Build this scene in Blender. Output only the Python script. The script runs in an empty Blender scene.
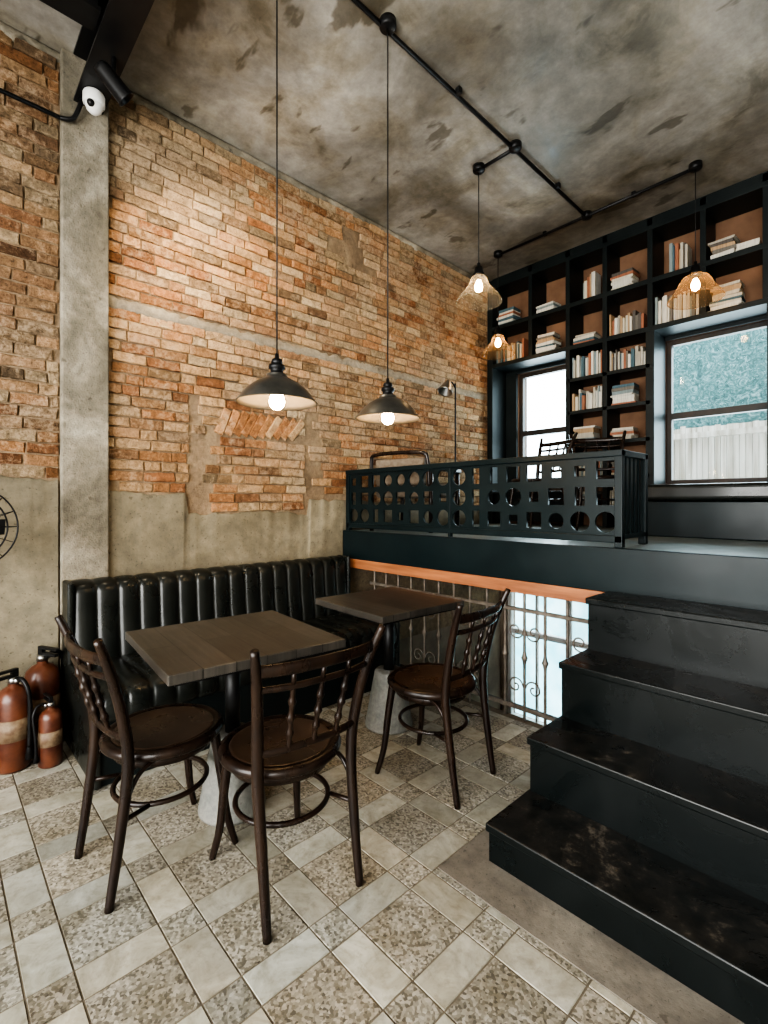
import bpy, bmesh, math, random
from mathutils import Vector, Matrix, noise
random.seed(7)
H=1.32
scene=bpy.context.scene
COL=scene.collection
scene.view_settings.look='AgX - High Contrast'
scene.view_settings.exposure=0.33

# ------------------------------------------------------------------ materials
def newmat(name):
    m=bpy.data.materials.new(name); m.use_nodes=True
    nt=m.node_tree; b=nt.nodes['Principled BSDF']
    return m,nt,b
def N(nt,t,**kw):
    n=nt.nodes.new(t)
    for k,v in kw.items():
        if k in n.inputs: n.inputs[k].default_value=v
        else: setattr(n,k,v)
    return n
def ramp(nt,fac,stops):
    r=nt.nodes.new('ShaderNodeValToRGB')
    e=r.color_ramp.elements
    e[0].position=stops[0][0]; e[0].color=(*stops[0][1],1)
    e[1].position=stops[-1][0]; e[1].color=(*stops[-1][1],1)
    for p,c in stops[1:-1]:
        x=e.new(p); x.color=(*c,1)
    nt.links.new(fac,r.inputs['Fac']); return r.outputs['Color']
def mixc(nt,fac,a,b,mode='MIX'):
    m=nt.nodes.new('ShaderNodeMix'); m.data_type='RGBA'; m.blend_type=mode
    if isinstance(fac,(int,float)): m.inputs[0].default_value=fac
    else: nt.links.new(fac,m.inputs[0])
    for s,i in ((a,6),(b,7)):
        if isinstance(s,tuple): m.inputs[i].default_value=(*s,1) if len(s)==3 else s
        else: nt.links.new(s,m.inputs[i])
    return m.outputs[2]
def coords(nt,scale=(1,1,1)):
    g=nt.nodes.new('ShaderNodeTexCoord'); mp=nt.nodes.new('ShaderNodeMapping')
    mp.inputs['Scale'].default_value=scale
    nt.links.new(g.outputs['Object'],mp.inputs['Vector']); return mp.outputs['Vector']
def noi(nt,vec,scale,detail=5,rough=.55,dist=0):
    n=N(nt,'ShaderNodeTexNoise'); n.inputs['Scale'].default_value=scale; n.inputs['Detail'].default_value=detail
    n.inputs['Roughness'].default_value=rough; n.inputs['Distortion'].default_value=dist
    nt.links.new(vec,n.inputs['Vector']); return n.outputs['Fac']
def bump(nt,b,h,strength=.3,dist=.01):
    bp=N(nt,'ShaderNodeBump'); bp.inputs['Strength'].default_value=strength; bp.inputs['Distance'].default_value=dist
    nt.links.new(h,bp.inputs['Height']); nt.links.new(bp.outputs['Normal'],b.inputs['Normal'])
def simple(name,c1,c2=None,rough=.5,metal=0,scale=8,bmp=.1,bd=.003,r2=None,stretch=(1,1,1),spec=None,lo=.35,hi=.65,coat=0):
    m,nt,b=newmat(name); c2=c2 or tuple(x*.7 for x in c1)
    v=coords(nt,stretch); f=noi(nt,v,scale)
    nt.links.new(ramp(nt,f,[(lo,c1),(hi,c2)]),b.inputs['Base Color'])
    b.inputs['Metallic'].default_value=metal
    if r2 is not None:
        f2=noi(nt,v,scale*.6,4)
        rr=ramp(nt,f2,[(.35,(rough,)*3),(.65,(r2,)*3)]); nt.links.new(rr,b.inputs['Roughness'])
    else: b.inputs['Roughness'].default_value=rough
    if spec is not None: b.inputs['Specular IOR Level'].default_value=spec
    if coat: b.inputs['Coat Weight'].default_value=coat; b.inputs['Coat Roughness'].default_value=.2
    if bmp:
        f3=noi(nt,v,scale*5,6); bump(nt,b,f3,bmp,bd)
    return m

M={}
M['chairwood']=simple('chair_wood',(.009,.0055,.0045),(.024,.013,.008),.22,scale=6,stretch=(3,3,.6),bmp=.05,r2=.36,spec=.38)
M['seatwood']=simple('seat_wood',(.028,.017,.012),(.058,.035,.022),.26,scale=5,bmp=.05,r2=.42,spec=.4)
M['blackmetal']=simple('black_metal',(.010,.010,.011),(.016,.016,.016),.4,metal=.3,bmp=.03,spec=.35)
M['gunmetal']=simple('gunmetal_shade',(.24,.235,.22),(.13,.13,.12),.3,metal=.9,scale=6,bmp=.02,r2=.42)
M['pewter']=simple('pewter_inner',(.42,.38,.32),(.34,.31,.26),.42,metal=.6,scale=6,bmp=.02)
M['leather']=simple('black_leather',(.008,.010,.009),(.013,.015,.013),.25,scale=10,bmp=.3,bd=.001,r2=.36)
M['blackpaint']=simple('black_green_paint',(.004,.010,.012),(.007,.015,.017),.3,scale=4,bmp=.05,r2=.45,spec=.28)
M['shelf']=simple('shelf_black',(.006,.010,.011),(.011,.016,.016),.45,scale=4,bmp=.05,spec=.3)
M['orangewood']=simple('orange_wood',(.42,.17,.07),(.24,.09,.04),.5,scale=4,stretch=(.5,6,6),bmp=.1)
M['backwall']=simple('terracotta_backing',(.13,.068,.038),(.23,.125,.07),.8,scale=3,bmp=.3)
M['brownframe']=simple('window_frame_wood',(.018,.017,.015),(.045,.028,.018),.5,scale=5)
M['white']=simple('white_plastic',(.75,.75,.72),(.7,.7,.68),.4,bmp=0)
M['copper']=simple('extinguisher_paint',(.055,.016,.010),(.14,.048,.024),.33,scale=9,bmp=.05)
M['label']=simple('paper_label',(.22,.16,.10),(.12,.07,.04),.6,scale=30,bmp=0)
M['chrome']=simple('brushed_steel',(.5,.5,.48),(.4,.4,.4),.3,metal=1,bmp=0)
M['iron']=simple('wrought_iron',(.10,.085,.07),(.2,.17,.14),.55,metal=.3,scale=20,bmp=.2)
M['cane']=simple('armchair_fabric',(.20,.16,.12),(.13,.10,.07),.8,scale=30,bmp=.3)
M['platfloor']=simple('platform_floor',(.15,.185,.185),(.25,.285,.28),.33,scale=3,bmp=.1,r2=.5)
M['basement']=simple('basement_plaster',(.34,.27,.2),(.22,.17,.13),.85,scale=4,bmp=.4)
M['wallpaint']=simple('plain_plaster',(.42,.38,.32),(.34,.31,.26),.85,scale=3,bmp=.3)
M['wirecable']=simple('cable_black',(.008,.008,.008),(.01,.01,.01),.6,bmp=0)

def concrete(name,cols,sc=1.2,rough=.6,bs=.35,r2=.8):
    m,nt,b=newmat(name); v=coords(nt)
    a=noi(nt,v,sc,8,.62,.6); c=noi(nt,v,sc*9,6,.65); s=noi(nt,v,sc*45,3,.6)
    col=ramp(nt,a,cols)
    col=mixc(nt,.4,col,ramp(nt,c,[(.3,(.2,.2,.2)),(.7,(.8,.78,.74))]),'OVERLAY')
    sp=ramp(nt,s,[(.30,(.2,.2,.2)),(.38,(1,1,1))]); col=mixc(nt,.6,col,sp,'MULTIPLY')
    p=noi(nt,v,18,3,.5); col=mixc(nt,.55,col,ramp(nt,p,[(.27,(.25,.22,.18)),(.32,(1,1,1))]),'MULTIPLY')
    nt.links.new(col,b.inputs['Base Color'])
    nt.links.new(ramp(nt,a,[(.35,(rough,)*3),(.65,(r2,)*3)]),b.inputs['Roughness'])
    h=mixc(nt,.5,c,s); bump(nt,b,h,bs,.01)
    return m
M['concrete']=concrete('concrete_column',[(.32,(.10,.09,.065)),(.5,(.215,.19,.145)),(.68,(.42,.385,.31))],2.2,.85,.8,.95)
M['plaster']=concrete('old_plaster',[(.32,(.115,.10,.068)),(.5,(.19,.165,.115)),(.68,(.30,.265,.19))],1.5,.6,.3,.85)
M['band']=concrete('band_concrete',[(.3,(.20,.165,.12)),(.5,(.31,.265,.20)),(.7,(.43,.37,.28))],4,.85,.7,.95)
M['mortar']=concrete('mortar',[(.3,(.15,.105,.065)),(.5,(.25,.18,.115)),(.7,(.38,.29,.185))],3,.9,1,.95)
M['cement']=concrete('cement_border',[(.3,(.10,.09,.075)),(.5,(.155,.14,.118)),(.7,(.23,.21,.175))],2.5,.5,.2,.8)
M['cone']=concrete('table_base_concrete',[(.3,(.13,.14,.13)),(.5,(.19,.19,.175)),(.7,(.25,.24,.22))],5,.6,.2,.8)

def ceilmat():
    m,nt,b=newmat('ceiling_concrete'); v=coords(nt)
    a=noi(nt,v,.9,9,.6,.8); c=noi(nt,v,2.6,8,.62,.5); d=noi(nt,v,12,7,.72); e=noi(nt,coords(nt,(1,2.2,1)),1.9,4,.5,.3)
    col=ramp(nt,a,[(.32,(.12,.11,.092)),(.45,(.195,.182,.157)),(.55,(.28,.262,.232)),(.68,(.43,.405,.36))])
    col=mixc(nt,.8,col,ramp(nt,c,[(.33,(.40,.36,.26)),(.42,(.80,.76,.66)),(.55,(1,1,1))]),'MULTIPLY')
    col=mixc(nt,.75,col,ramp(nt,e,[(.335,(.30,.27,.21)),(.37,(1,1,1))]),'MULTIPLY')
    col=mixc(nt,.45,col,ramp(nt,d,[(.3,(.25,.25,.25)),(.7,(.75,.75,.75))]),'OVERLAY')
    nt.links.new(col,b.inputs['Base Color'])
    nt.links.new(ramp(nt,c,[(.3,(.32,)*3),(.7,(.6,)*3)]),b.inputs['Roughness'])
    bump(nt,b,c,.25,.02); return m
M['ceiling']=ceilmat()

def brickmat():
    m,nt,b=newmat('old_brick'); v=coords(nt)
    at=N(nt,'ShaderNodeAttribute'); at.attribute_name='Col'
    n1=noi(nt,v,2.6,7,.65,.5); n2=noi(nt,v,26,7,.75); n3=noi(nt,v,80,4,.7)
    col=mixc(nt,.75,at.outputs['Color'],ramp(nt,n2,[(.3,(.12,.12,.12)),(.7,(.85,.83,.8))]),'OVERLAY')
    fac=ramp(nt,mixc(nt,.5,n1,n2),[(.50,(0,0,0)),(.60,(.65,.65,.65))])
    col=mixc(nt,fac,col,(.45,.345,.235))
    dk=ramp(nt,n3,[(.34,(.25,.22,.2)),(.44,(1,1,1))]); col=mixc(nt,.6,col,dk,'MULTIPLY')
    nt.links.new(col,b.inputs['Base Color']); b.inputs['Roughness'].default_value=.9
    b.inputs['Specular IOR Level'].default_value=.2
    bump(nt,b,mixc(nt,.5,n2,n3),1.0,.018); return m
M['brick']=brickmat()

def tilemat(name,kind):
    m,nt,b=newmat(name); v=coords(nt)
    at=N(nt,'ShaderNodeAttribute'); at.attribute_name='Col'
    if kind=='terrazzo':
        vo=N(nt,'ShaderNodeTexVoronoi'); vo.inputs['Scale'].default_value=125; nt.links.new(v,vo.inputs['Vector'])
        sep=N(nt,'ShaderNodeSeparateColor'); nt.links.new(vo.outputs['Color'],sep.inputs[0])
        col=ramp(nt,sep.outputs[0],[(0,(.11,.10,.08)),(.15,(.17,.155,.125)),(.38,(.26,.245,.20)),(.65,(.34,.32,.27)),(1,(.46,.435,.38))])
        st=noi(nt,v,5,7,.65); col=mixc(nt,.8,col,ramp(nt,st,[(.35,(.62,.58,.49)),(.6,(1.0,1.0,1.0))]),'MULTIPLY')
        b.inputs['Roughness'].default_value=.5
    else:
        a=noi(nt,v,7,8,.65,1.5); c=noi(nt,v,30,5,.7); e=noi(nt,v,2.2,5,.6)
        col=ramp(nt,a,[(.3,(.28,.265,.21)),(.5,(.40,.39,.335)),(.7,(.52,.51,.45))])
        col=mixc(nt,.55,col,ramp(nt,c,[(.3,(.55,.52,.45)),(.5,(1,1,1))]),'MULTIPLY')
        col=mixc(nt,.6,col,ramp(nt,e,[(.35,(.72,.67,.56)),(.6,(1,1,1))]),'MULTIPLY')
        b.inputs['Roughness'].default_value=.38
    col=mixc(nt,1.0,col,at.outputs['Color'],'MULTIPLY')
    nt.links.new(col,b.inputs['Base Color'])
    n=noi(nt,v,9,5); bump(nt,b,n,.15,.01)
    return m
M['terrazzo']=tilemat('terrazzo_tile','terrazzo'); M['pale']=tilemat('pale_marble_tile','p')
M['grout']=simple('grout',(.12,.10,.075),(.18,.15,.11),.9,scale=20)

def stairmat():
    m,nt,b=newmat('stair_worn_black'); v=coords(nt)
    a=noi(nt,v,2.2,8,.7,.8); c=noi(nt,v,14,8,.75)
    geo=N(nt,'ShaderNodeNewGeometry'); sx=N(nt,'ShaderNodeSeparateXYZ'); nt.links.new(geo.outputs['Normal'],sx.inputs[0])
    f=mixc(nt,.5,a,c)
    w=ramp(nt,f,[(.47,(.007,.009,.009)),(.56,(.022,.021,.019)),(.64,(.12,.105,.085))])
    nt.links.new(mixc(nt,sx.outputs['Z'],(.004,.006,.006),w),b.inputs['Base Color'])
    nt.links.new(ramp(nt,a,[(.35,(.16,)*3),(.65,(.42,)*3)]),b.inputs['Roughness'])
    b.inputs['Specular IOR Level'].default_value=.32
    bump(nt,b,c,.12,.004); return m
M['stair']=stairmat()

def tablemat():
    m,nt,b=newmat('table_planks'); v=coords(nt)
    br=N(nt,'ShaderNodeTexBrick'); br.inputs['Scale'].default_value=1
    br.inputs['Brick Width'].default_value=.75; br.inputs['Row Height'].default_value=.12
    br.inputs['Mortar Size'].default_value=.002; br.inputs['Color1'].default_value=(.034,.031,.027,1)
    br.inputs['Color2'].default_value=(.062,.056,.048,1); br.inputs['Mortar'].default_value=(.007,.006,.005,1)
    nt.links.new(v,br.inputs['Vector'])
    g=noi(nt,coords(nt,(1.5,18,1)),3,6,.6,.4); w=noi(nt,v,5,7,.7)
    col=mixc(nt,.6,br.outputs['Color'],ramp(nt,g,[(.3,(.22,.22,.22)),(.7,(.8,.78,.75))]),'OVERLAY')
    col=mixc(nt,ramp(nt,w,[(.52,(0,0,0)),(.68,(.45,.45,.45))]),col,(.11,.10,.085))
    nt.links.new(col,b.inputs['Base Color']); b.inputs['Roughness'].default_value=.33
    bump(nt,b,g,.12,.003); return m
M['table']=tablemat()

def bookmat():
    m,nt,b=newmat('book_covers'); v=coords(nt)
    at=N(nt,'ShaderNodeAttribute'); at.attribute_name='Col'
    f=noi(nt,coords(nt,(80,10,6)),2,3)
    nt.links.new(mixc(nt,.4,at.outputs['Color'],ramp(nt,f,[(.35,(.3,.3,.28)),(.65,(.9,.9,.85))]),'MULTIPLY'),b.inputs['Base Color'])
    b.inputs['Roughness'].default_value=.7; return m
M['book']=bookmat()

def emis(name,c,s):
    m,nt,b=newmat(name); b.inputs['Base Color'].default_value=(*c,1)
    b.inputs['Emission Color'].default_value=(*c,1); b.inputs['Emission Strength'].default_value=s; return m
M['bulb']=emis('bulb_glow',(1,.66,.33),95)
M['bulb2']=emis('bulb_glow_glass',(1,.66,.35),60)
def glassmat(name,tint,op,rough=.05):
    m,nt,b=newmat(name); nt.nodes.remove(b); out=nt.nodes['Material Output']
    tr=N(nt,'ShaderNodeBsdfTransparent'); tr.inputs[0].default_value=(*tint,1)
    gl=N(nt,'ShaderNodeBsdfGlossy'); gl.inputs['Roughness'].default_value=rough
    gl.inputs['Color'].default_value=(.9,.95,.95,1)
    fr=N(nt,'ShaderNodeLayerWeight'); fr.inputs[0].default_value=op
    mx=N(nt,'ShaderNodeMixShader'); nt.links.new(fr.outputs['Facing'],mx.inputs[0])
    nt.links.new(tr.outputs[0],mx.inputs[1]); nt.links.new(gl.outputs[0],mx.inputs[2]); nt.links.new(mx.outputs[0],out.inputs[0]); return m
def lampglass(name,tint,dif):
    m,nt,b=newmat(name); out=nt.nodes['Material Output']
    tr=N(nt,'ShaderNodeBsdfTransparent'); tr.inputs[0].default_value=(*tint,1)
    tl=N(nt,'ShaderNodeBsdfTranslucent'); tl.inputs[0].default_value=(*dif,1)
    b.inputs['Base Color'].default_value=(*dif,1); b.inputs['Roughness'].default_value=.06
    m1=N(nt,'ShaderNodeMixShader'); m1.inputs[0].default_value=.35; nt.links.new(b.outputs[0],m1.inputs[1]); nt.links.new(tl.outputs[0],m1.inputs[2])
    fr=N(nt,'ShaderNodeLayerWeight'); fr.inputs[0].default_value=.3
    mr=ramp(nt,fr.outputs['Facing'],[(0,(.07,)*3),(.5,(.16,)*3),(1,(.65,)*3)])
    mx=N(nt,'ShaderNodeMixShader'); nt.links.new(mr,mx.inputs[0])
    nt.links.new(tr.outputs[0],mx.inputs[1]); nt.links.new(m1.outputs[0],mx.inputs[2]); nt.links.new(mx.outputs[0],out.inputs[0]); return m
M['glass']=lampglass('lamp_glass',(.93,.92,.87),(.6,.55,.45))
M['amber']=lampglass('amber_lamp_glass',(.93,.80,.64),(.6,.42,.26))
M['pane']=glassmat('window_pane',(.92,.97,.98),.12)
def teal():
    m,nt,b=newmat('patterned_foliage_screen'); v=coords(nt)
    f=noi(nt,v,11,8,.8,2.5)
    nt.links.new(ramp(nt,f,[(.35,(.02,.06,.06)),(.5,(.07,.17,.17)),(.66,(.32,.46,.46))]),b.inputs['Base Color'])
    b.inputs['Roughness'].default_value=.8; bump(nt,b,f,.6,.03); return m
M['teal']=teal()
M['fence']=simple('weathered_white_fence',(.80,.78,.74),(.42,.39,.33),.8,scale=2.2,stretch=(9,9,.5),bmp=.2)
M['exttile']=simple('pale_exterior_wall',(.17,.50,.56),(.50,.74,.77),.6,scale=2.5,bmp=.1)

# ------------------------------------------------------------------ builders
class MB:
    def __init__(s,name,mats):
        s.name=name; s.mats=mats; s.bm=bmesh.new()
    def _merge(s,t,mi,smooth,mtx=None):
        for f in t.faces: f.material_index=mi; f.smooth=smooth
        if mtx is not None: t.transform(mtx)
        me=bpy.data.meshes.new('t'); t.to_mesh(me); t.free(); s.bm.from_mesh(me); bpy.data.meshes.remove(me)
    def box(s,x0,x1,y0,y1,z0,z1,mi=0,bev=0,mtx=None,seg=2):
        t=bmesh.new(); bmesh.ops.create_cube(t,size=1)
        for v in t.verts: v.co=Vector(((x0+x1)/2+v.co.x*(x1-x0),(y0+y1)/2+v.co.y*(y1-y0),(z0+z1)/2+v.co.z*(z1-z0)))
        if bev: bmesh.ops.bevel(t,geom=t.edges[:],offset=bev,segments=seg,affect='EDGES',profile=.5)
        s._merge(t,mi,False,mtx)
    def lathe(s,prof,c=(0,0,0),mi=0,seg=40,smooth=True,mtx=None):
        t=bmesh.new(); rings=[]
        for r,z in prof:
            if r<1e-5: rings.append([t.verts.new((c[0],c[1],c[2]+z))])
            else: rings.append([t.verts.new((c[0]+r*math.cos(2*math.pi*i/seg),c[1]+r*math.sin(2*math.pi*i/seg),c[2]+z)) for i in range(seg)])
        for a,b in zip(rings,rings[1:]):
            for i in range(seg):
                j=(i+1)%seg
                if len(a)==1 and len(b)==1: continue
                if len(a)==1: t.faces.new((a[0],b[j],b[i]))
                elif len(b)==1: t.faces.new((a[i],a[j],b[0]))
                else: t.faces.new((a[i],a[j],b[j],b[i]))
        bmesh.ops.recalc_face_normals(t,faces=t.faces[:])
        s._merge(t,mi,smooth,mtx)
    def tube(s,pts,rad,mi=0,seg=10,ref=(0,0,1),sub=6,closed=False,mtx=None,smooth=True):
        P=[Vector(p) for p in pts]; n=len(P)
        if not isinstance(rad,(list,)): rad=[rad]*n
        R=[r if isinstance(r,tuple) else (r,r) for r in rad]
        Q=[];RR=[]
        if sub>1 and n>2:
            rng=n if closed else n-1
            for i in range(rng):
                if closed: p0,p1,p2,p3=P[(i-1)%n],P[i],P[(i+1)%n],P[(i+2)%n]
                else: p0,p1,p2,p3=P[max(i-1,0)],P[i],P[i+1],P[min(i+2,n-1)]
                for k in range(sub):
                    u=k/sub
                    Q.append(.5*((2*p1)+(-p0+p2)*u+(2*p0-5*p1+4*p2-p3)*u*u+(-p0+3*p1-3*p2+p3)*u**3))
                    a=R[i]; b=R[(i+1)%n]; RR.append((a[0]+(b[0]-a[0])*u,a[1]+(b[1]-a[1])*u))
            if not closed: Q.append(P[-1]); RR.append(R[-1])
        else: Q=P; RR=R
        t=bmesh.new(); rings=[]; m=len(Q); ref=Vector(ref)
        for i,q in enumerate(Q):
            if closed: tg=Q[(i+1)%m]-Q[(i-1)%m]
            else: tg=Q[min(i+1,m-1)]-Q[max(i-1,0)]
            tg.normalize(); side=tg.cross(ref)
            if side.length<1e-3: side=tg.cross(Vector((.3,1,.1)))
            side.normalize(); up=side.cross(tg)
            rings.append([t.verts.new(q+side*RR[i][0]*math.cos(2*math.pi*k/seg)+up*RR[i][1]*math.sin(2*math.pi*k/seg)) for k in range(seg)])
        for i in range(m if closed else m-1):
            a=rings[i]; b=rings[(i+1)%m]
            for k in range(seg):
                j=(k+1)%seg; t.faces.new((a[k],a[j],b[j],b[k]))
        if not closed: t.faces.new(rings[0]); t.faces.new(rings[-1])
        bmesh.ops.recalc_face_normals(t,faces=t.faces[:])
        s._merge(t,mi,smooth,mtx)
    def sphere(s,c,r,mi=0,sc=(1,1,1)):
        t=bmesh.new(); bmesh.ops.create_uvsphere(t,u_segments=24,v_segments=16,radius=r)
        for v in t.verts: v.co=Vector((c[0]+v.co.x*sc[0],c[1]+v.co.y*sc[1],c[2]+v.co.z*sc[2]))
        s._merge(t,mi,True)
    def grid(s,rows,mi=0,smooth=True):
        t=bmesh.new(); V=[[t.verts.new(p) for p in r] for r in rows]
        for a,b in zip(V,V[1:]):
            for i in range(len(a)-1): t.faces.new((a[i],a[i+1],b[i+1],b[i]))
        bmesh.ops.recalc_face_normals(t,faces=t.faces[:])
        s._merge(t,mi,smooth)
    def done(s,loc=(0,0,0),rz=0,parent=None,name=None):
        me=bpy.data.meshes.new(s.name); s.bm.to_mesh(me); s.bm.free()
        for m in s.mats: me.materials.append(M[m])
        o=bpy.data.objects.new(s.name,me); COL.objects.link(o); o.location=loc; o.rotation_euler[2]=rz
        if parent: o.parent=parent
        return o
def empty(name,loc=(0,0,0)):
    o=bpy.data.objects.new(name,None); COL.objects.link(o); o.location=loc; return o
def rawmesh(name,verts,faces,cols,mats,mis=None,parent=None):
    me=bpy.data.meshes.new(name); me.from_pydata(verts,[],faces)
    at=me.color_attributes.new('Col','FLOAT_COLOR','CORNER')
    for p,c in zip(me.polygons,cols):
        if mis: p.material_index=mis[p.index]
        for k in p.loop_indices: at.data[k].color=(*c,1)
    for m in mats: me.materials.append(M[m])
    o=bpy.data.objects.new(name,me); COL.objects.link(o)
    if parent: o.parent=parent
    return o

XW=-3.3; YB=5.05; ZC=3.9; YP=2.6; ZP=1.08; XR=2.6; YF=-2.2
# ------------------------------------------------------------------ room shell
b=MB('wall_left',['mortar','basement']); b.box(XW-.2,XW,YF,YB,0,ZC,0); b.box(XW-.2,XW,YP,YB+.2,-1.5,0,1); wl=b.done()
b=MB('ceiling',['ceiling']); b.box(XW-.2,XR+.2,YF-.2,YB+.25,ZC,ZC+.15); b.done()
b=MB('wall_right',['wallpaint']); b.box(XR,XR+.2,YF-.2,YB+.25,-1.5,ZC); b.done()
b=MB('wall_front',['wallpaint'])
b.box(XW-.2,-2.4,YF-.2,YF,-.05,ZC); b.box(2.2,XR,YF-.2,YF,-.05,ZC); b.box(-2.4,2.2,YF-.2,YF,2.9,ZC); b.box(-2.4,2.2,YF-.2,YF,-.05,.2); b.done()
b=MB('window_4',['shelf'])
for x in (-2.4,-.9,.6,2.14): b.box(x,x+.06,YF-.14,YF-.06,.2,2.9)
b.box(-2.4,2.2,YF-.14,YF-.06,.2,.26); b.box(-2.4,2.2,YF-.14,YF-.06,2.84,2.9); b.done()
b=MB('wall_back',['backwall','basement'])
WL=(-3.06,-2.44,1.45,2.83); WR=(-1.50,-.70,1.49,2.84); WB=(-3.22,-1.7,-1.25,.72)
b.box(XW,WL[0],YB,YB+.2,ZP,ZC); b.box(WL[1],WR[0],YB,YB+.2,ZP,ZC); b.box(WR[1],XR,YB,YB+.2,ZP,ZC)
for W in (WL,WR):
    b.box(W[0],W[1],YB,YB+.2,ZP,W[2]); b.box(W[0],W[1],YB,YB+.2,W[3],ZC)
b.box(XW,WB[0],YB,YB+.2,-1.5,ZP,1); b.box(WB[1],XR,YB,YB+.2,-1.5,ZP,1)
b.box(WB[0],WB[1],YB,YB+.2,WB[3],ZP,1); b.box(WB[0],WB[1],YB,YB+.2,-1.5,WB[2],1); b.done()
def window(name,W,divs,vd=(),parent=None,fm='brownframe'):
    b=MB(name,[fm,'pane']); x0,x1,z0,z1=W; f=.045
    y0,y1=YB+.03,YB+.09
    b.box(x0,x0+f,y0,y1,z0,z1,0,.004); b.box(x1-f,x1,y0,y1,z0,z1,0,.004)
    b.box(x0+f,x1-f,y0,y1,z0,z0+f,0,.004); b.box(x0+f,x1-f,y0,y1,z1-f,z1,0,.004)
    for d in divs: b.box(x0+f,x1-f,y0-.01,y1,d-.03,d+.03,0,.004)
    for d in vd: b.box(d-.012,d+.012,y0+.01,y1-.01,z0+f,z1-f,0,.002)
    b.box(x0+f,x1-f,YB+.058,YB+.062,z0+f,z1-f,1)
    return b.done()
window('window_1',WL,(2.13,)); window('window_2',WR,(2.13,)); window('window_3',WB,(-.2,.3),(-2.85,-2.45,-2.05),fm='white')
b=MB('trim_1',['orangewood']); b.box(-1.50,-.70,YB-.30,YB+.02,1.455,1.485,0,.004); b.done()

# floor tiles as real geometry
V=[];F=[];C=[];MI=[]
def slab(x0,x1,y0,y1,zt,col,mi,bv=.003):
    n=len(V)
    V.extend([(x0,y0,zt-.01),(x1,y0,zt-.01),(x1,y1,zt-.01),(x0,y1,zt-.01),(x0+bv,y0+bv,zt),(x1-bv,y0+bv,zt),(x1-bv,y1-bv,zt),(x0+bv,y1-bv,zt)])
    for f in ((4,5,6,7),(0,1,5,4),(1,2,6,5),(2,3,7,6),(3,0,4,7)):
        F.append(tuple(n+i for i in f)); C.append(col); MI.append(mi)
A=.225;B=.112;P=A+B;g=.003
ox,oy=-1.50+.02,.50-.2
i0=math.floor((XW-ox)/P); 
for i in range(i0-1,int((XR-ox)/P)+2):
    for j in range(int((YF-oy)/P)-2,int((YP-oy)/P)+1):
        x=ox+i*P; y=oy+j*P
        for (xa,xb,ya,yb,mi) in ((0,A,0,A,0),(A,P,0,A,1),(0,A,A,P,1),(A,P,A,P,0)):
            X0=max(x+xa+g/2,XW+.0);X1=min(x+xb-g/2,XR);Y0=max(y+ya+g/2,YF);Y1=min(y+yb-g/2,YP)
            if X1-X0<.012 or Y1-Y0<.012: continue
            if X1>-1.14 and Y1>1.34 : 
                if X0>-1.14 and Y0>1.34: continue
                if X0>-1.14: Y1=min(Y1,1.34)
                elif Y0>1.34: X1=min(X1,-1.14)
                else: Y1=min(Y1,1.34) if X1>-1.14+.05 else Y1
                if X1-X0<.01 or Y1-Y0<.01: continue
            k=random.uniform(.74,1.08); w=random.uniform(-.02,.04)
            slab(X0,X1,Y0,Y1,.002+random.uniform(-.0006,.0006),(k*(1+w),k,k*(1-w)),mi,.002)
b=MB('floor',['grout','basement']); b.box(XW-.2,XR,YF-.2,YP+.06,-.12,-.001,0); b.box(XW,XR,YP+.06,YB,-1.6,-1.5,1)
b.box(XW,XR,YP,YP+.06,-1.5,-.12,1); fl=b.done()
rawmesh('floor_tiles',V,F,C,['terrazzo','pale'],MI,fl)
b=MB('cement_strip',['cement']); b.box(-1.14,XR,1.34,1.60,-.002,.004,0,.001); b.box(-1.14,-1.03,1.6,YP,-.002,.004,0,.001); b.done(parent=fl)

# ---- left wall bricks
def pline(y):
    n=noise.noise(Vector((y*2.3,1.7,0)))*.05+noise.noise(Vector((y*9,4,0)))*.025
    base=1.47 if y<.55 else (1.40 if y<1.28 else (1.25 if y<2.25 else 1.38-.06*(y-2.25)))
    return base+n
V=[];F=[];C=[];
def brick(cy,cz,l,h,rot,dep,col):
    n=len(V); ca,sa=math.cos(rot),math.sin(rot)
    tl=random.uniform(-.003,.003)
    def pt(a,bz,x):
        a+=random.uniform(-.0035,.0035); bz+=random.uniform(-.0035,.0035)
        V.append((XW+x,cy+a*ca-bz*sa,cz+a*sa+bz*ca))
    L,Hh=l/2,h/2
    NS=4
    rings=[]
    for (k,x) in ((0,-.002),(.0,dep*.7),(.004,dep)):
        ring=[]
        per=[(-L+k+(2*L-2*k)*q/NS,-Hh+k) for q in range(NS)]+[(L-k,-Hh+k)]+[(L-k-(2*L-2*k)*q/NS,Hh-k) for q in range(NS)]+[(-L+k,Hh-k)]
        for (a,z_) in per:
            ring.append(len(V)); pt(a,z_,x+(random.uniform(-.0025,.0025) if x>0 else 0)+(tl*(1 if z_>0 else -1) if x>0 else 0))
        rings.append(ring)
    m=len(rings[0])
    for A_,B_ in zip(rings,rings[1:]):
        for i in range(m):
            j=(i+1)%m; F.append((A_[i],A_[j],B_[j],B_[i])); C.append(col)
    top=rings[-1]
    for q in range(NS):
        F.append((top[q],top[q+1],top[m-2-q],top[m-1-q])); C.append(col)
PAL=[(.48,.25,.12),(.54,.31,.16),(.40,.195,.09),(.56,.37,.21),(.33,.155,.075),(.52,.33,.18),(.47,.27,.145),(.42,.28,.17),(.54,.40,.25)]
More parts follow.
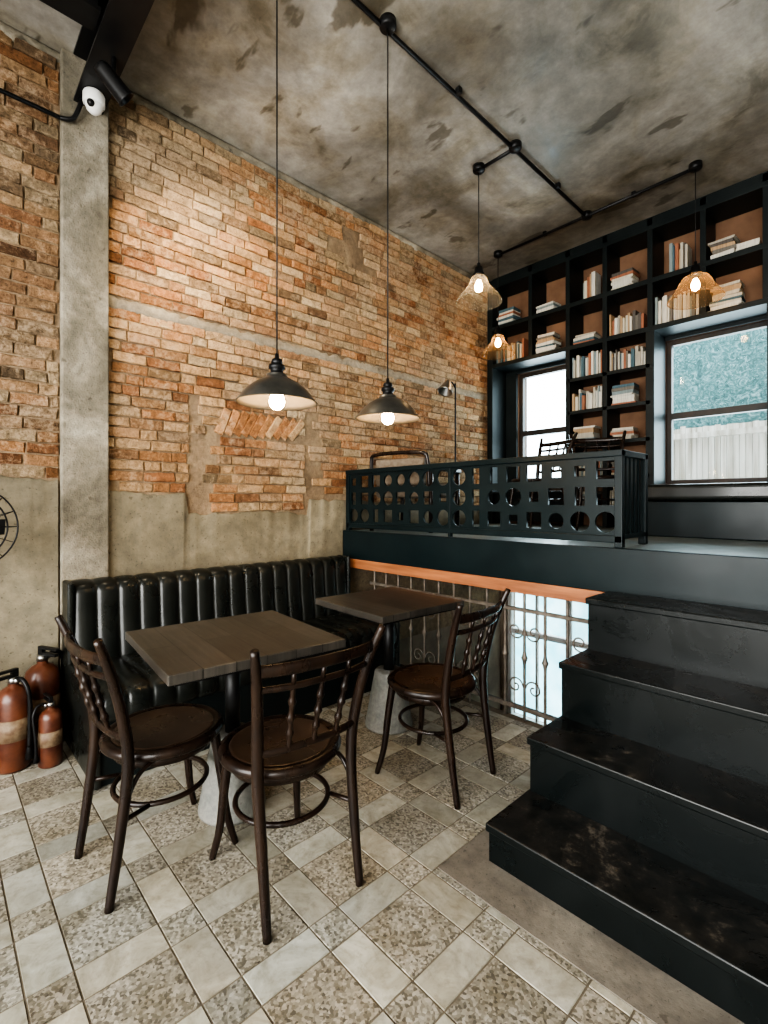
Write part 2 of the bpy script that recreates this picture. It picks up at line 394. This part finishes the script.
def bcol(y,z):
    c=random.choice(PAL); lf=noise.noise(Vector((y*.9,z*.9,3)))*.3
    k=random.uniform(.64,1.08)*(1+lf)*.93
    if random.random()<.08: k*=.55
    pale=max(0,min(.7,noise.noise(Vector((y*1.3,z*1.3,9)))*1.2+.06))
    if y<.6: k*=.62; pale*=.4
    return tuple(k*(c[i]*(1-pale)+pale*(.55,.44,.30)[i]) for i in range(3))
cz=1.16; r=0; CH=.0665
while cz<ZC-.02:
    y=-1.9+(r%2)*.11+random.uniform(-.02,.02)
    while y<4.78:
        l=random.choice((.2,.2,.21,.19,.18,.105)); c=y+l/2; ynext=y+l
        a0,a1=y,y+l
        if a0<.55<a1: a1=.548
        elif a0>=.55 and a1<=.79: a1=a0
        elif a0<.79<a1: a0=.792
        if cz<2.03:
            if a0<1.30<a1: a1=min(a1,1.288)
            if a0<2.24<a1: a1=min(a1,2.228)
        l=a1-a0; c=(a0+a1)/2
        wob=noise.noise(Vector((c*.8,cz*.5,5)))*.02
        zz=cz+wob
        ok=l>.035
        if zz-.03<pline(c)+.0: ok=False
        if 2.50<zz<2.60 and noise.noise(Vector((c*1.5,0,8)))>-.35 and c>.6: ok=False
        if 1.50<c<2.18 and 1.80<zz<2.0: ok=False
        if noise.noise(Vector((c*1.3+20,zz*1.9,2)))>.60 and c>.8: ok=False
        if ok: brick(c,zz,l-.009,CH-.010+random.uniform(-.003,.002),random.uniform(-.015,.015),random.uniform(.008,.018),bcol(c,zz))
        y=ynext
    cz+=CH; r+=1
for i in range(10):
    yy=1.53+i*.068; brick(yy,1.90,.19,.058,math.radians(60-(i-4)*2),.018,tuple(x*1.0 for x in random.choice(PAL[:4])))
rawmesh('bricks',V,F,C,['brick'],None,wl)
def ragged(name,y0,y1,fz0,fz1,x,mat,step=.02):
    t=bmesh.new(); n=int((y1-y0)/step); prev=None
    for i in range(n+1):
        y=y0+(y1-y0)*i/n; a,c=fz0(y),fz1(y)
        q=[t.verts.new((XW,y,a-.004)),t.verts.new((XW+x,y,a+.008)),t.verts.new((XW+x,y,(a+c)/2)),t.verts.new((XW+x,y,c-.012)),t.verts.new((XW+x*.4,y,c))]
        if prev:
            for k in range(4): t.faces.new((prev[k],q[k],q[k+1],prev[k+1]))
        prev=q
    bmesh.ops.recalc_face_normals(t,faces=t.faces[:])
    me=bpy.data.meshes.new(name); t.to_mesh(me); t.free(); me.materials.append(M[mat])
    for p in me.polygons: p.use_smooth=True
    o=bpy.data.objects.new(name,me); COL.objects.link(o); o.parent=wl; return o
def jit(y,s): return noise.noise(Vector((y*14,s,0)))*.018+noise.noise(Vector((y*40,s,0)))*.008
ragged('plaster_dado',-2.1,.54,lambda y:.0,lambda y:pline(y)+jit(y,1),.022,'plaster')
ragged('plaster_dado_2',.78,YP+.0,lambda y:.0,lambda y:pline(y)+jit(y,1),.022,'plaster')
ragged('plaster_dado_3',YP,4.73,lambda y:ZP,lambda y:pline(y)+jit(y,1),.022,'plaster')
ragged('concrete_band',.8,4.7,lambda y:2.51+jit(y,3)*1.5,lambda y:2.58+jit(y,4)*2,.012,'band')
ragged('top_mortar',-2.1,4.7,lambda y:3.85+jit(y,6)*2,lambda y:ZC,.02,'concrete')
b=MB('pilaster',['concrete']); b.box(XW,XW+.06,.55,.79,0,ZC,0,.008); b.done(parent=wl)

# ---- ceiling steel beams, conduit, spot, camera
b=MB('steel_beam',['blackmetal'])
def ibeamX(x0,x1,y,z0,z1,w):
    b.box(x0,x1,y-w/2,y+w/2,z0,z0+.015); b.box(x0,x1,y-w/2,y+w/2,z1-.015,z1); b.box(x0,x1,y-.008,y+.008,z0+.015,z1-.015)
ibeamX(XW+.07,XR,.68,3.62,3.9,.15)
b.box(-2.74,-2.60,YF,.60,3.66,3.68); b.box(-2.74,-2.60,YF,.60,3.87,3.89); b.box(-2.68,-2.66,YF,.60,3.68,3.87)
b.done()
b=MB('electrical_conduit',['blackmetal']); b.tube([(XW+.08,YF+.01,3.48),(XW+.08,.54,3.48)],.012,sub=1); b.tube([(XW+.08,.54,3.48),(XW+.10,.60,3.5),(XW+.11,.64,3.62)],.012); b.done()
b=MB('security_camera',['white','blackmetal'])
b.lathe([(0,.06),(.05,.06),(.055,.05),(.055,0),(.05,-.005)],(0,0,0),0)
b.lathe([(.0,-.052),(.02,-.048),(.038,-.03),(.048,0),(.05,.01),(0,.01)],(0,0,0),0)
b.sphere((.03,-.022,-.018),.02,1); b.done((-3.10,.68,3.56))
b=MB('spotlight',['blackmetal','bulb2'])
b.tube([(0,0,.13),(0,0,.02)],.012,sub=1)
b.lathe([(0,.09),(.03,.09),(.04,.07),(.045,-.07),(.05,-.08),(.043,-.078),(.038,-.05),(0,-.05)],(0,0,0),0,mtx=Matrix.Rotation(math.radians(50),4,'X'))
b.done((-2.78,.70,3.49))

b=MB('ceiling_conduit',['blackmetal'])
zc=ZC-.03
def pipe(a,c): 
    b.tube([a,c],.013,sub=1,seg=12)
pipe((-1.87,YF+.01,zc),(-1.90,4.27,zc)); pipe((-1.88,3.07,zc),(-2.2,3.07,zc)); pipe((-2.82,4.27,zc),(-1.05,4.25,zc))
LP=[(-1.87,1.116),(-1.87,1.79),(-2.2,3.07),(-1.055,4.25),(-2.82,4.27)]
for (x,y) in LP+[(-1.885,3.07),(-1.90,4.27)]:
    b.lathe([(0,-.045),(.038,-.045),(.045,-.038),(.045,0),(0,0)],(x,y,ZC),0,24)
for (x,y) in [(-1.87,2.4),(-1.88,3.7),(-2.3,4.27),(-1.5,4.26)]:
    b.box(x-.017,x+.017,y-.017,y+.017,ZC-.04,ZC,0,.005)
b.done()

def pendant_metal(x,y,zr):
    b=MB('pendant_lamp',['gunmetal','chrome','bulb','wirecable','pewter','blackmetal'])
    b.tube([(0,0,.20),(0,0,ZC-.05-zr)],.0035,3,6,sub=1)
    b.lathe([(0,.215),(.008,.21),(.010,.19),(.022,.185),(.026,.17),(.022,.165),(.034,.16),(.036,.145),(.028,.14),(.028,.125),(.045,.118)],mi=5,seg=48)
    b.lathe([(.045,.118),(.048,.105),(.062,.098),(.10,.078),(.135,.048),(.16,.016),(.172,.0),(.176,-.004)],mi=0,seg=48)
    b.lathe([(.176,-.004),(.172,-.007),(.157,.012),(.132,.043),(.098,.072),(.06,.092),(0,.097)],mi=4,seg=48)
    b.lathe([(.0,.09),(.02,.09),(.02,.055),(0,.055)],mi=1,seg=20)
    b.lathe([(0,.06),(.014,.055),(.018,.045),(.030,.02),(.034,.0),(.030,-.018),(.018,-.032),(0,-.037)],mi=2,seg=24)
    return b.done((x,y,zr))
pendant_metal(-1.87,1.116,1.765); pendant_metal(-1.87,1.79,1.775)
def pendant_glass(x,y,zr,prof,mat,s):
    b=MB('glass_pendant_lamp',['blackmetal',mat,'bulb2','wirecable'])
    top=prof[0][1]
    b.tube([(0,0,top+.09),(0,0,ZC-.05-zr)],.0035,3,6,sub=1)
    b.lathe([(0,top+.10),(.012,top+.095),(.012,top+.07),(.03,top+.06),(.035,top+.02),(.045,top+.012),(.045,top-.005),(0,top-.005)],mi=0,seg=24)
    out=[(r*s,z) for r,z in prof]; 
    b.lathe(out,mi=1,seg=40)
    b.lathe([(prof[-1][0]*s-.005,.0),(prof[-1][0]*s+.003,.003),(prof[-1][0]*s+.003,-.006),(prof[-1][0]*s-.005,-.006)],mi=1,seg=40)
    b.lathe([(0,top-.03),(.014,top-.035),(.028,top-.07),(.030,top-.09),(.024,top-.115),(0,top-.13)],mi=2,seg=20)
    return b.done((x,y,zr))
cone=[(.04,.20),(.06,.18),(.075,.13),(.10,.10),(.145,.05),(.172,0)]
bell=[(.045,.19),(.085,.165),(.11,.13),(.125,.09),(.15,.055),(.18,.02),(.185,0)]
pendant_glass(-2.2,3.07,2.86,cone,'glass',1.0)
pendant_glass(-1.055,4.25,2.87,bell,'amber',1.0)
pendant_glass(-2.82,4.27,2.85,cone,'amber',.95)

# ------------------------------------------------------------------ platform
b=MB('platform',['blackpaint','platfloor','basement'])
X0_,X1_=XW+.024,XR-.003
b.box(X0_,X1_,YP,YP+.04,.85,ZP+.005,0,.004)
b.box(X0_,X1_,YP+.04,YB-.003,.90,ZP-.001,0); b.box(X0_,X1_,YP+.04,YB-.003,ZP-.001,ZP+.003,1)
b.box(-1.02,X1_,YP+.005,YP+.1,-1.49,.86,0)
b.box(-1.02,-.92,YP+.1,YB-.003,-1.49,.9,2); b.done()
b=MB('trim_2',['orangewood']); b.box(XW+.03,-1.03,YP-.005,YP+.05,.775,.85,0,.003); b.done()

# railing
def railpanel(name,L,h,loc,rz,cells=True):
    cu=bpy.data.curves.new(name,'CURVE'); cu.dimensions='2D'; cu.fill_mode='BOTH'; cu.extrude=.008; cu.bevel_depth=.0
    def poly(pts):
        s=cu.splines.new('POLY'); s.points.add(len(pts)-1)
        for p,q in zip(s.points,pts): p.co=(q[0],q[1],0,1)
        s.use_cyclic_u=True
    poly([(0,0),(L,0),(L,h),(0,h)])
    c=h/3; n=round(L/c/1.02); cw=L/n
    for i in range(n):
        for j in range(3):
            x=(i+.5)*cw; y=(j+.5)*c; k=((i*5+j*3+(i//2)*j)%7)
            if k in (0,2,5): r_=.056 if k!=2 else .046; poly([(x+r_*math.cos(2*math.pi*t/24),y+r_*math.sin(2*math.pi*t/24)) for t in range(24)])
            elif k in (1,4): r_=.048; poly([(x-r_,y-r_),(x+r_,y-r_),(x+r_,y+r_),(x-r_,y+r_)])
            elif k==3: poly([(x-.028,y-.052),(x+.028,y-.052),(x+.028,y+.052),(x-.028,y+.052)])
            else: poly([(x-.03,y-.03),(x+.03,y-.03),(x+.03,y+.03),(x-.03,y+.03)])
    o=bpy.data.objects.new(name,cu); COL.objects.link(o)
    dg=bpy.context.evaluated_depsgraph_get(); me=bpy.data.meshes.new_from_object(o.evaluated_get(dg))
    bpy.data.objects.remove(o); me.materials.clear(); me.materials.append(M['blackpaint'])
    o=bpy.data.objects.new(name,me); COL.objects.link(o); o.location=loc; o.rotation_euler=(math.pi/2,0,rz); return o
rail=empty('platform_railing')
x0,x1=-3.24,-1.0
p=railpanel('pierced_panel',x1-x0,.42,(x0,2.64,1.147),0); p.parent=rail
b=MB('rail_frame',['blackpaint'])
b.box(x0-.02,x1+.02,2.615,2.665,1.565,1.60,0,.004); b.box(x0-.02,x1+.02,2.62,2.66,1.11,1.148,0,.004)
for x in (x0-.02,x1-.02): b.box(x,x+.04,2.62,2.66,1.086,1.60,0,.003)
b.box(-2.14,-2.12,2.625,2.655,1.086,1.6,0,.002)
b.box(x1-.02,x1+.02,2.66,3.0,1.565,1.60,0,.004); b.box(x1-.02,x1+.02,2.66,3.0,1.13,1.155,0,.004); b.box(x1-.02,x1+.02,2.96,3.0,1.086,1.6,0,.003)
for k in range(4): b.box(x1-.01,x1+.01,2.66+.06*(k+.8),2.66+.06*(k+.8)+.03,1.15,1.57)
b.done(parent=rail)

# grille below platform
b=MB('iron_grille',['iron'])
gy=YP+.03
b.box(-2.95,-1.06,gy-.012,gy+.012,.06,.085); b.box(-2.95,-1.06,gy-.012,gy+.012,.66,.68)
x=-2.9; k=0
while x<-1.06:
    b.tube([(x,gy,0.0),(x,gy,.20),(x,gy,.34),(x,gy,.38),(x,gy,.42),(x,gy,.56),(x,gy,.775)],[.009,.009,.009,.02,.009,.009,.009],sub=3,seg=8)
    if k%3==1 :
        for sg in (-1,1):
            for zc0,up in ((.20,1),(.54,-1)):
                pts=[]
                for q in range(14):
                    a=q/13*math.pi*2.6; rr=.055*(1-q/16)
                    pts.append((x+sg*(.062+rr*math.cos(a+math.pi)),gy,zc0+up*rr*math.sin(a)))
                b.tube(pts,.005,sub=2,seg=6,ref=(0,1,0))
    x+=.135; k+=1
b.done()

# ------------------------------------------------------------------ stairs
b=MB('staircase',['stair'])
ys=[1.49,1.78,2.05,2.32]; zs=[.145,.365,.61,.86]; SX1=.9
for i,(y,z) in enumerate(zip(ys,zs)):
    b.box(-1.03,SX1,y+.012,YP-.006,0.005 if i==0 else zs[i-1]-.02,z-.03,0)
    b.box(-1.04,SX1,y,YP-.006,z-.03,z,0,.005)
b.done()

# ------------------------------------------------------------------ bookshelf
b=MB('bookshelf',['shelf','backwall'])
ysf=4.73; yb=YB-.005
t=.022
vs=[-2.72,-2.30,-1.93,-1.53,-1.12,-.70,-.28,.14,.56,.98,1.4]
b.box(XW+.03,-3.20,ysf,yb,ZP+.005,3.88,0,.003)
for xv in vs: b.box(xv-t,xv+t,ysf,yb,2.88,3.88,0,.002)
rows=[2.89,3.32,3.80]
for z in rows: b.box(-3.2,1.45,ysf-.003,yb,z-t,z+t,0,.002)
b.box(-3.2,1.45,ysf,yb,3.82,3.89,0)
for xv in (-2.30,-1.93,-1.53,-.66): b.box(xv-t*(1.6 if xv in(-1.53,-.66) else 1),xv+t*(1.6 if xv in (-1.53,-.66) else 1),ysf,yb,ZP+.005,2.89,0,.002)
low=[2.56,2.23,1.90,1.57,1.24]
for z in low: b.box(-2.30,-1.53,ysf,yb,z-t*.8,z+t*.8,0,.002); b.box(-.66,.98,ysf,yb,z-t*.8,z+t*.8,0,.002)
b.box(-3.2,-2.30,ysf+.05,yb,1.12,1.42,0,.003)
b.box(-3.2,-2.3,ysf,yb,1.42,1.445,0,.003)
b.box(-3.2,-3.06,yb-.03,yb,1.445,2.87,0); b.box(-2.44,-2.32,yb-.03,yb,1.445,2.87,0); b.box(-3.06,-2.44,yb-.03,yb,2.83,2.87,0)
b.box(-1.49,-.70,yb-.03,yb,2.835,2.87,0)
shelf=b.done()
# books
V=[];F=[];C=[]
def addbox(c,dx,dy,dz,rot,col,ax='y'):
    n=len(V); R=Matrix.Rotation(rot,3,ax.upper())
    for sx,sy,sz in ((-1,-1,-1),(1,-1,-1),(1,1,-1),(-1,1,-1),(-1,-1,1),(1,-1,1),(1,1,1),(-1,1,1)):
        V.append(tuple(Vector(c)+R@Vector((sx*dx/2,sy*dy/2,sz*dz/2))))
    for f in ((0,3,2,1),(4,5,6,7),(0,1,5,4),(1,2,6,5),(2,3,7,6),(3,0,4,7)):
        F.append(tuple(n+i for i in f)); C.append(col)
BC=[(.62,.60,.54),(.66,.64,.58),(.50,.47,.40),(.60,.56,.46),(.42,.39,.33),(.16,.15,.13),(.34,.14,.08),(.07,.13,.16),(.56,.53,.46),(.42,.29,.17),(.22,.28,.29),(.64,.62,.55),(.10,.09,.08)]
def cell(xa,xb,z,h,full=.5):
    w=xb-xa
    mode=random.random(); d0=ysf+.035
    if mode<.50:
        x=xa+.01
        n=random.randint(13,20) if random.random()<full else random.randint(6,10)
        if n<12 and random.random()<.5: x=xa+w*.35
        hh=random.uniform(.17,.235)
        for k in range(n):
            th=random.uniform(.012,.029)
            if x+th>xb-.01: break
            hk=min(h-.04,hh+random.uniform(-.05,.03)); dd=random.uniform(-.015,.03)
            addbox((x+th/2,d0+.07+dd,z+hk/2),th*.92,.14,hk,0,random.choice(BC)); x+=th
        for q in range(3):
            if x<xb-.11:
                a=.20+.06*q; hk=hh*.93; addbox((x+.022+hk/2*math.sin(a),d0+.07,z+hk/2*math.cos(a)+.005),.018,.14,hk,a,random.choice(BC)); x+=.025
    else:
        cols=[(xa+.125,.22)] if w<.36 or random.random()<.5 else [(xa+.11,.19),(xb-.10,.17)]
        for cx,ww in cols:
            zz=z
            for k in range(random.randint(3,9)):
                th=random.uniform(.016,.034)
                if zz+th>z+h-.05: break
                addbox((cx+random.uniform(-.01,.01),d0+.08,zz+th/2),ww*random.uniform(.82,1),.15,th*.95,random.uniform(-.1,.1),random.choice(BC),'z'); zz+=th
xs=[-3.2]+vs
for zi,z in enumerate(rows[:2]):
    for xa,xb in zip(xs,xs[1:]): cell(xa+t,xb-t,z+t,.36,.45)
for z in low:
    for xa,xb in ((-2.30,-1.93),(-1.93,-1.53),(-.66,-.2)): cell(xa+t,xb-t,z+t*.8,.28,.9)
rawmesh('books',V,F,C,['book'])

b=MB('window_seat',['leather','blackpaint'])
b.box(-1.42,.6,3.75,4.70,ZP+.004,1.33,1,.006); b.box(-1.43,.6,3.73,4.70,1.335,1.45,0,.03,seg=4); b.done()

# exterior
b=MB('exterior_fence',['fence'])
x=-2.5
while x<1.2:
    zt=2.18+random.uniform(-.02,.02); b.box(x,x+.052,6.3,6.31+random.uniform(0,.025),.6,zt,0); x+=.056
b.box(-2.5,1.2,6.25,6.3,1.30,1.36); b.box(-2.5,1.2,6.25,6.3,2.05,2.11)
for x in (-2.5,-.6,1.14): b.box(x,x+.06,6.33,6.39,-2.5,2.1)
b.done()
b=MB('exterior_hedge_screen',['teal']); b.box(-2.45,1.6,6.9,7.0,-2.5,4.4); b.done()
b=MB('exterior_lower_wall',['exttile']); b.box(-6.5,-2.6,6.6,6.7,-2.5,.45); b.done()
b=MB('exterior_ground',['cement']); b.box(-7,3,YB+.25,9,-2.6,-2.5); b.done()

# ------------------------------------------------------------------ banquette
def channel(b,y0,y1,path,w,bul,mi):
    n=max(1,round((y1-y0)/w)); w=(y1-y0)/n; K=10; cols=[]
    for i in range(n*K+1):
        s=i/K; f=abs(math.sin(math.pi*s))**.5*bul; y=y0+s*w
        cols.append([(p[0]+p[2]*f,y,p[1]+p[3]*f) for p in path])
    b.grid(cols,mi)
y0,y1=.58,2.50
ben=MB('banquette_bench',['leather','shelf'])
bp=[(-3.07,.40,1,0),(-3.08,.5,1,0),(-3.10,.62,1,0),(-3.11,.74,1,0),(-3.115,.81,1,.1),(-3.12,.84,.9,.4),(-3.145,.862,.4,.6),(-3.18,.872,0,.5),(-3.21,.875,0,.4),(-3.230,.87,-.1,.3),(-3.234,.82,-.1,.1)]
channel(ben,y0,y1,bp,.112,.022,0)
sp=[(-3.08,.43,0,1),(-2.9,.432,0,1),(-2.7,.435,0,1),(-2.60,.435,0,1),(-2.55,.425,.5,.8),(-2.525,.40,.9,.3),(-2.52,.36,1,0),(-2.52,.31,1,0),(-2.53,.295,.2,-.3)]
channel(ben,y0,y1,sp,.112,.018,0)
ben.box(-3.235,-2.53,y0,y1,0.003,.30,1,.004)
for ya,yb_ in ((y0-.03,y0+.002),(y1-.002,y1+.03)):
    ben.box(-3.235,-3.08,ya,yb_,.003,.885,0,.012,seg=3); ben.box(-3.1,-2.51,ya,yb_,.003,.445,0,.012,seg=3)
ben.done()

# ------------------------------------------------------------------ chairs
def chair(x,y,rz,z=0.003,mats=('chairwood','seatwood')):
    b=MB('bentwood_chair',list(mats))
    for s in (-1,1):
        b.tube([(s*.172,-.245,0),(s*.172,-.215,.20),(s*.176,-.188,.44),(s*.185,-.205,.60),(s*.205,-.245,.76),(s*.235,-.295,.895)],[.0135,.017,.0195,.019,.0175,.013],0,12,ref=(0,1,0))
        b.tube([(s*.135,.135,.44),(s*.148,.155,.28),(s*.16,.172,.12),(s*.178,.20,0)],[.0185,.017,.0145,.012],0,12,ref=(0,1,0))
        b.tube([(s*.175,-.19,.34),(s*.165,-.15,.40),(s*.15,-.09,.425)],.008,0,8)
    b.lathe([(0,.425),(.17,.425),(.205,.43),(.214,.437),(.217,.447),(.214,.458),(.205,.465),(.19,.466),(.182,.462),(.17,.459),(0,.457)],mi=0,seg=48)
    b.lathe([(0,.4595),(.168,.4615),(.176,.464),(.18,.462)],mi=1,seg=48)
    b.lathe([(.150,.395),(.175,.395),(.18,.41),(.18,.43),(.150,.43)],mi=0,seg=40)
    zr=.265
    b.tube([(.163*math.cos(a),.163*math.sin(a)-.01,zr) for a in [2*math.pi*k/16 for k in range(16)]],.0095,0,8,closed=True,sub=3)
    for s in (-1,1): b.tube([(s*.174,-.21,zr+.005),(s*.14,-.11,zr)],.008,0,8,sub=1)
    def rail_(z,yy,w,dep,rr):
        b.tube([(-w,yy,z),(-w*.55,yy-dep*.8,z),(0,yy-dep,z),(w*.55,yy-dep*.8,z),(w,yy,z)],[rr]*5,0,12,ref=(0,0,1))
    rail_(.822,-.264,.216,.035,(.010,.020))
    rail_(.760,-.246,.205,.035,(.009,.011))
    rail_(.545,-.200,.183,.025,(.009,.013))
    for k in (-1,0,1):
        xb,xt=k*.088,k*.10
        yb_,yt=-.200-.025*(1-abs(k)*.2),-.246-.035*(1-abs(k)*.2)
        pts=[];rad=[]
        for q in range(13):
            u=q/12; pts.append((xb+(xt-xb)*u,yb_+(yt-yb_)*u,.545+(.76-.545)*u))
            rad.append({3:.0135,6:.0145,9:.0135}.get(q,.0085))
        b.tube(pts,rad,0,10,ref=(0,1,0),sub=3)
        b.tube([(xt,yt,.76),(xt*1.03,yt-.012,.81)],.008,0,8,sub=1,ref=(0,1,0))
    return b.done((x,y,z),rz)
chair(-1.93,.66,math.radians(3))
chair(-1.53,.93,math.radians(86))
chair(-1.57,1.80,math.radians(98))
chair(-1.80,4.28,math.radians(205),ZP+.004)
chair(-2.38,4.22,math.radians(160),ZP+.004)

def table(x,y,rz,sz):
    b=MB('cafe_table',['table','blackmetal','cone']); h=sz/2
    b.box(-h,h,-h,h,.705,.742,0,.004); b.box(-h+.03,h-.03,-h+.03,h-.03,.69,.706,1)
    b.box(-.16,.16,-.025,.025,.672,.69,1); b.box(-.025,.025,-.16,.16,.672,.69,1)
    b.lathe([(0,.68),(.032,.68),(.032,.30),(0,.30)],mi=1,seg=24)
    b.lathe([(0,.33),(.075,.33),(.085,.32),(.10,.24),(.125,.10),(.142,.012),(.14,0),(0,0)],mi=2,seg=40)
    return b.done((x,y,.003),rz)
table(-1.985,.965,math.radians(-5),.71)
table(-2.08,2.00,math.radians(-3),.63)

def ext(x,y,rz,s=1):
    b=MB('fire_extinguisher',['copper','blackmetal','label','chrome'])
    b.lathe([(0,0),(.07,0),(.078,.012),(.078,.36),(.07,.395),(.045,.42),(.024,.43),(.022,.45),(0,.45)],mi=0,seg=32)
    b.lathe([(.0785,.16),(.0792,.16),(.0792,.27),(.0785,.27)],mi=2,seg=32)
    b.lathe([(0,.445),(.026,.445),(.026,.475),(0,.475)],mi=3,seg=20)
    b.box(-.012,.012,-.11,.02,.475,.49,1,.003); b.box(-.012,.012,-.12,.02,.505,.518,1,.003); b.box(-.01,.01,-.01,.02,.475,.515,1)
    b.lathe([(0,-.01),(.016,-.01),(.016,.01),(0,.01)],(.03,0,.462),3,16)
    b.tube([(.02,0,.465),(.08,0,.47),(.115,.01,.40),(.105,.02,.25),(.10,.02,.12)],.011,1,8)
    b.lathe([(.012,.06),(.02,0),(0,0)],(.10,.02,.06),1,16)
    o=b.done((x,y,.003),rz); o.scale=(s,s,s); return o
ext(-3.02,.31,.4,.95); ext(-3.17,.45,2.0,1.05); ext(-2.93,.45,-1.4,.66)

b=MB('pedestal_fan',['blackmetal'])
for r_ in (.06,.11,.16,.20): b.tube([(r_*math.cos(a),0,r_*math.sin(a)) for a in [2*math.pi*k/24 for k in range(24)]],.004,0,6,closed=True,sub=2,ref=(0,1,0))
for k in range(16):
    a=2*math.pi*k/16
    b.tube([(.03*math.cos(a),-.03,.03*math.sin(a)),(.15*math.cos(a),-.035,.15*math.sin(a)),(.20*math.cos(a),0,.20*math.sin(a))],.002,0,5)
    b.tube([(.03*math.cos(a),.05,.03*math.sin(a)),(.15*math.cos(a),.045,.15*math.sin(a)),(.20*math.cos(a),0,.20*math.sin(a))],.002,0,5)
for k in range(3):
    b.box(.02,.15,-.002,.002,-.04,.04,0,mtx=Matrix.Rotation(k*2.094,4,'Y')@Matrix.Rotation(.4,4,'X'))
b.lathe([(0,-.12),(.045,-.10),(.05,0),(0,0)],mtx=Matrix.Rotation(math.radians(90),4,'X'))
b.tube([(0,.10,-.02),(0,.10,-1.19)],.014,0,10,sub=1)
b.tube([(0,.02,-.02),(0,.11,-.02)],.014,0,10,sub=1)
b.lathe([(0,-1.20),(.11,-1.20),(.11,-1.19),(.03,-1.165),(0,-1.165)],(0,.10,0))
b.done((-2.94,.12,1.205),math.radians(92))

b=MB('floor_lamp',['blackmetal','chrome','white'])
b.lathe([(0,0),(.12,0),(.12,.015),(.02,.025),(0,.025)],mi=0)
b.tube([(0,0,.02),(0,0,1.32),(0,-.01,1.40),(0,-.06,1.44),(-.0,-.11,1.42)],[.008]*5,0,8,ref=(0,1,0))
b.lathe([(0,.05),(.02,.05),(.03,.03),(.075,-.07),(.078,-.08),(.07,-.075),(.025,.02),(0,.03)],(0,0,0),1,28,mtx=Matrix.Translation((0,-.13,1.40))@Matrix.Rotation(math.radians(-25),4,'X'))
b.done((-3.05,3.86,ZP+.004))

b=MB('lounge_armchair',['cane','chairwood'])
b.box(-.26,.26,-.26,.28,.28,.40,0,.03,seg=3); b.box(-.23,.23,-.31,-.25,.38,.60,0,.02,seg=3)
b.tube([(-.27,-.29,.36),(-.265,-.31,.58),(-.22,-.32,.635),(0,-.33,.645),(.22,-.32,.635),(.265,-.31,.58),(.27,-.29,.36)],.016,1,8,ref=(0,1,0))
for s in (-1,1):
    for yy in (-.28,.25): b.tube([(s*.28,yy,0),(s*.28,yy,.5)],.018,1,8,sub=1)
    b.box(s*.28-.025,s*.28+.025,-.31,.28,.5,.53,1,.006)
b.done((-2.88,3.10,ZP+.004),math.radians(15))

# ------------------------------------------------------------------ lights
def area(name,loc,rot,sx,sy,e,col):
    l=bpy.data.lights.new(name,'AREA'); l.shape='RECTANGLE'; l.size=sx; l.size_y=sy; l.energy=e; l.color=col
    o=bpy.data.objects.new(name,l); COL.objects.link(o); o.location=loc; o.rotation_euler=rot; return o
area('storefront_daylight',(-.1,YF-.02,1.6),(math.radians(90),0,math.radians(0)),4.4,2.5,215,(1,.94,.83))
area('window_daylight_1',(-2.75,YB+.13,2.15),(math.radians(-90),0,0),.55,1.3,18,(.8,.93,1))
area('window_daylight_2',(-1.1,YB+.13,2.15),(math.radians(-90),0,0),.75,1.3,24,(.8,.93,1))
l=bpy.data.lights.new('wall_spot','SPOT'); l.energy=85; l.color=(1,.82,.58); l.spot_size=math.radians(125); l.spot_blend=1; l.shadow_soft_size=.08
o=bpy.data.objects.new('wall_spot',l); COL.objects.link(o); o.location=(-2.60,.88,3.40)
o.rotation_euler=(Vector((-3.3,2.1,2.2))-o.location).to_track_quat('-Z','Y').to_euler()

w=bpy.data.worlds.new('World'); scene.world=w; w.use_nodes=True
bg=w.node_tree.nodes['Background']; bg.inputs[0].default_value=(.90,.95,1,1); bg.inputs[1].default_value=6.5

cam=bpy.data.cameras.new('camera'); co=bpy.data.objects.new('camera',cam); COL.objects.link(co); scene.camera=co
cam.sensor_fit='HORIZONTAL'; cam.sensor_width=36; cam.lens=36*484/768; cam.shift_y=-9/768; cam.clip_start=.02
co.location=(0,0,H); co.rotation_euler=(math.radians(90),0,math.radians(46.7))
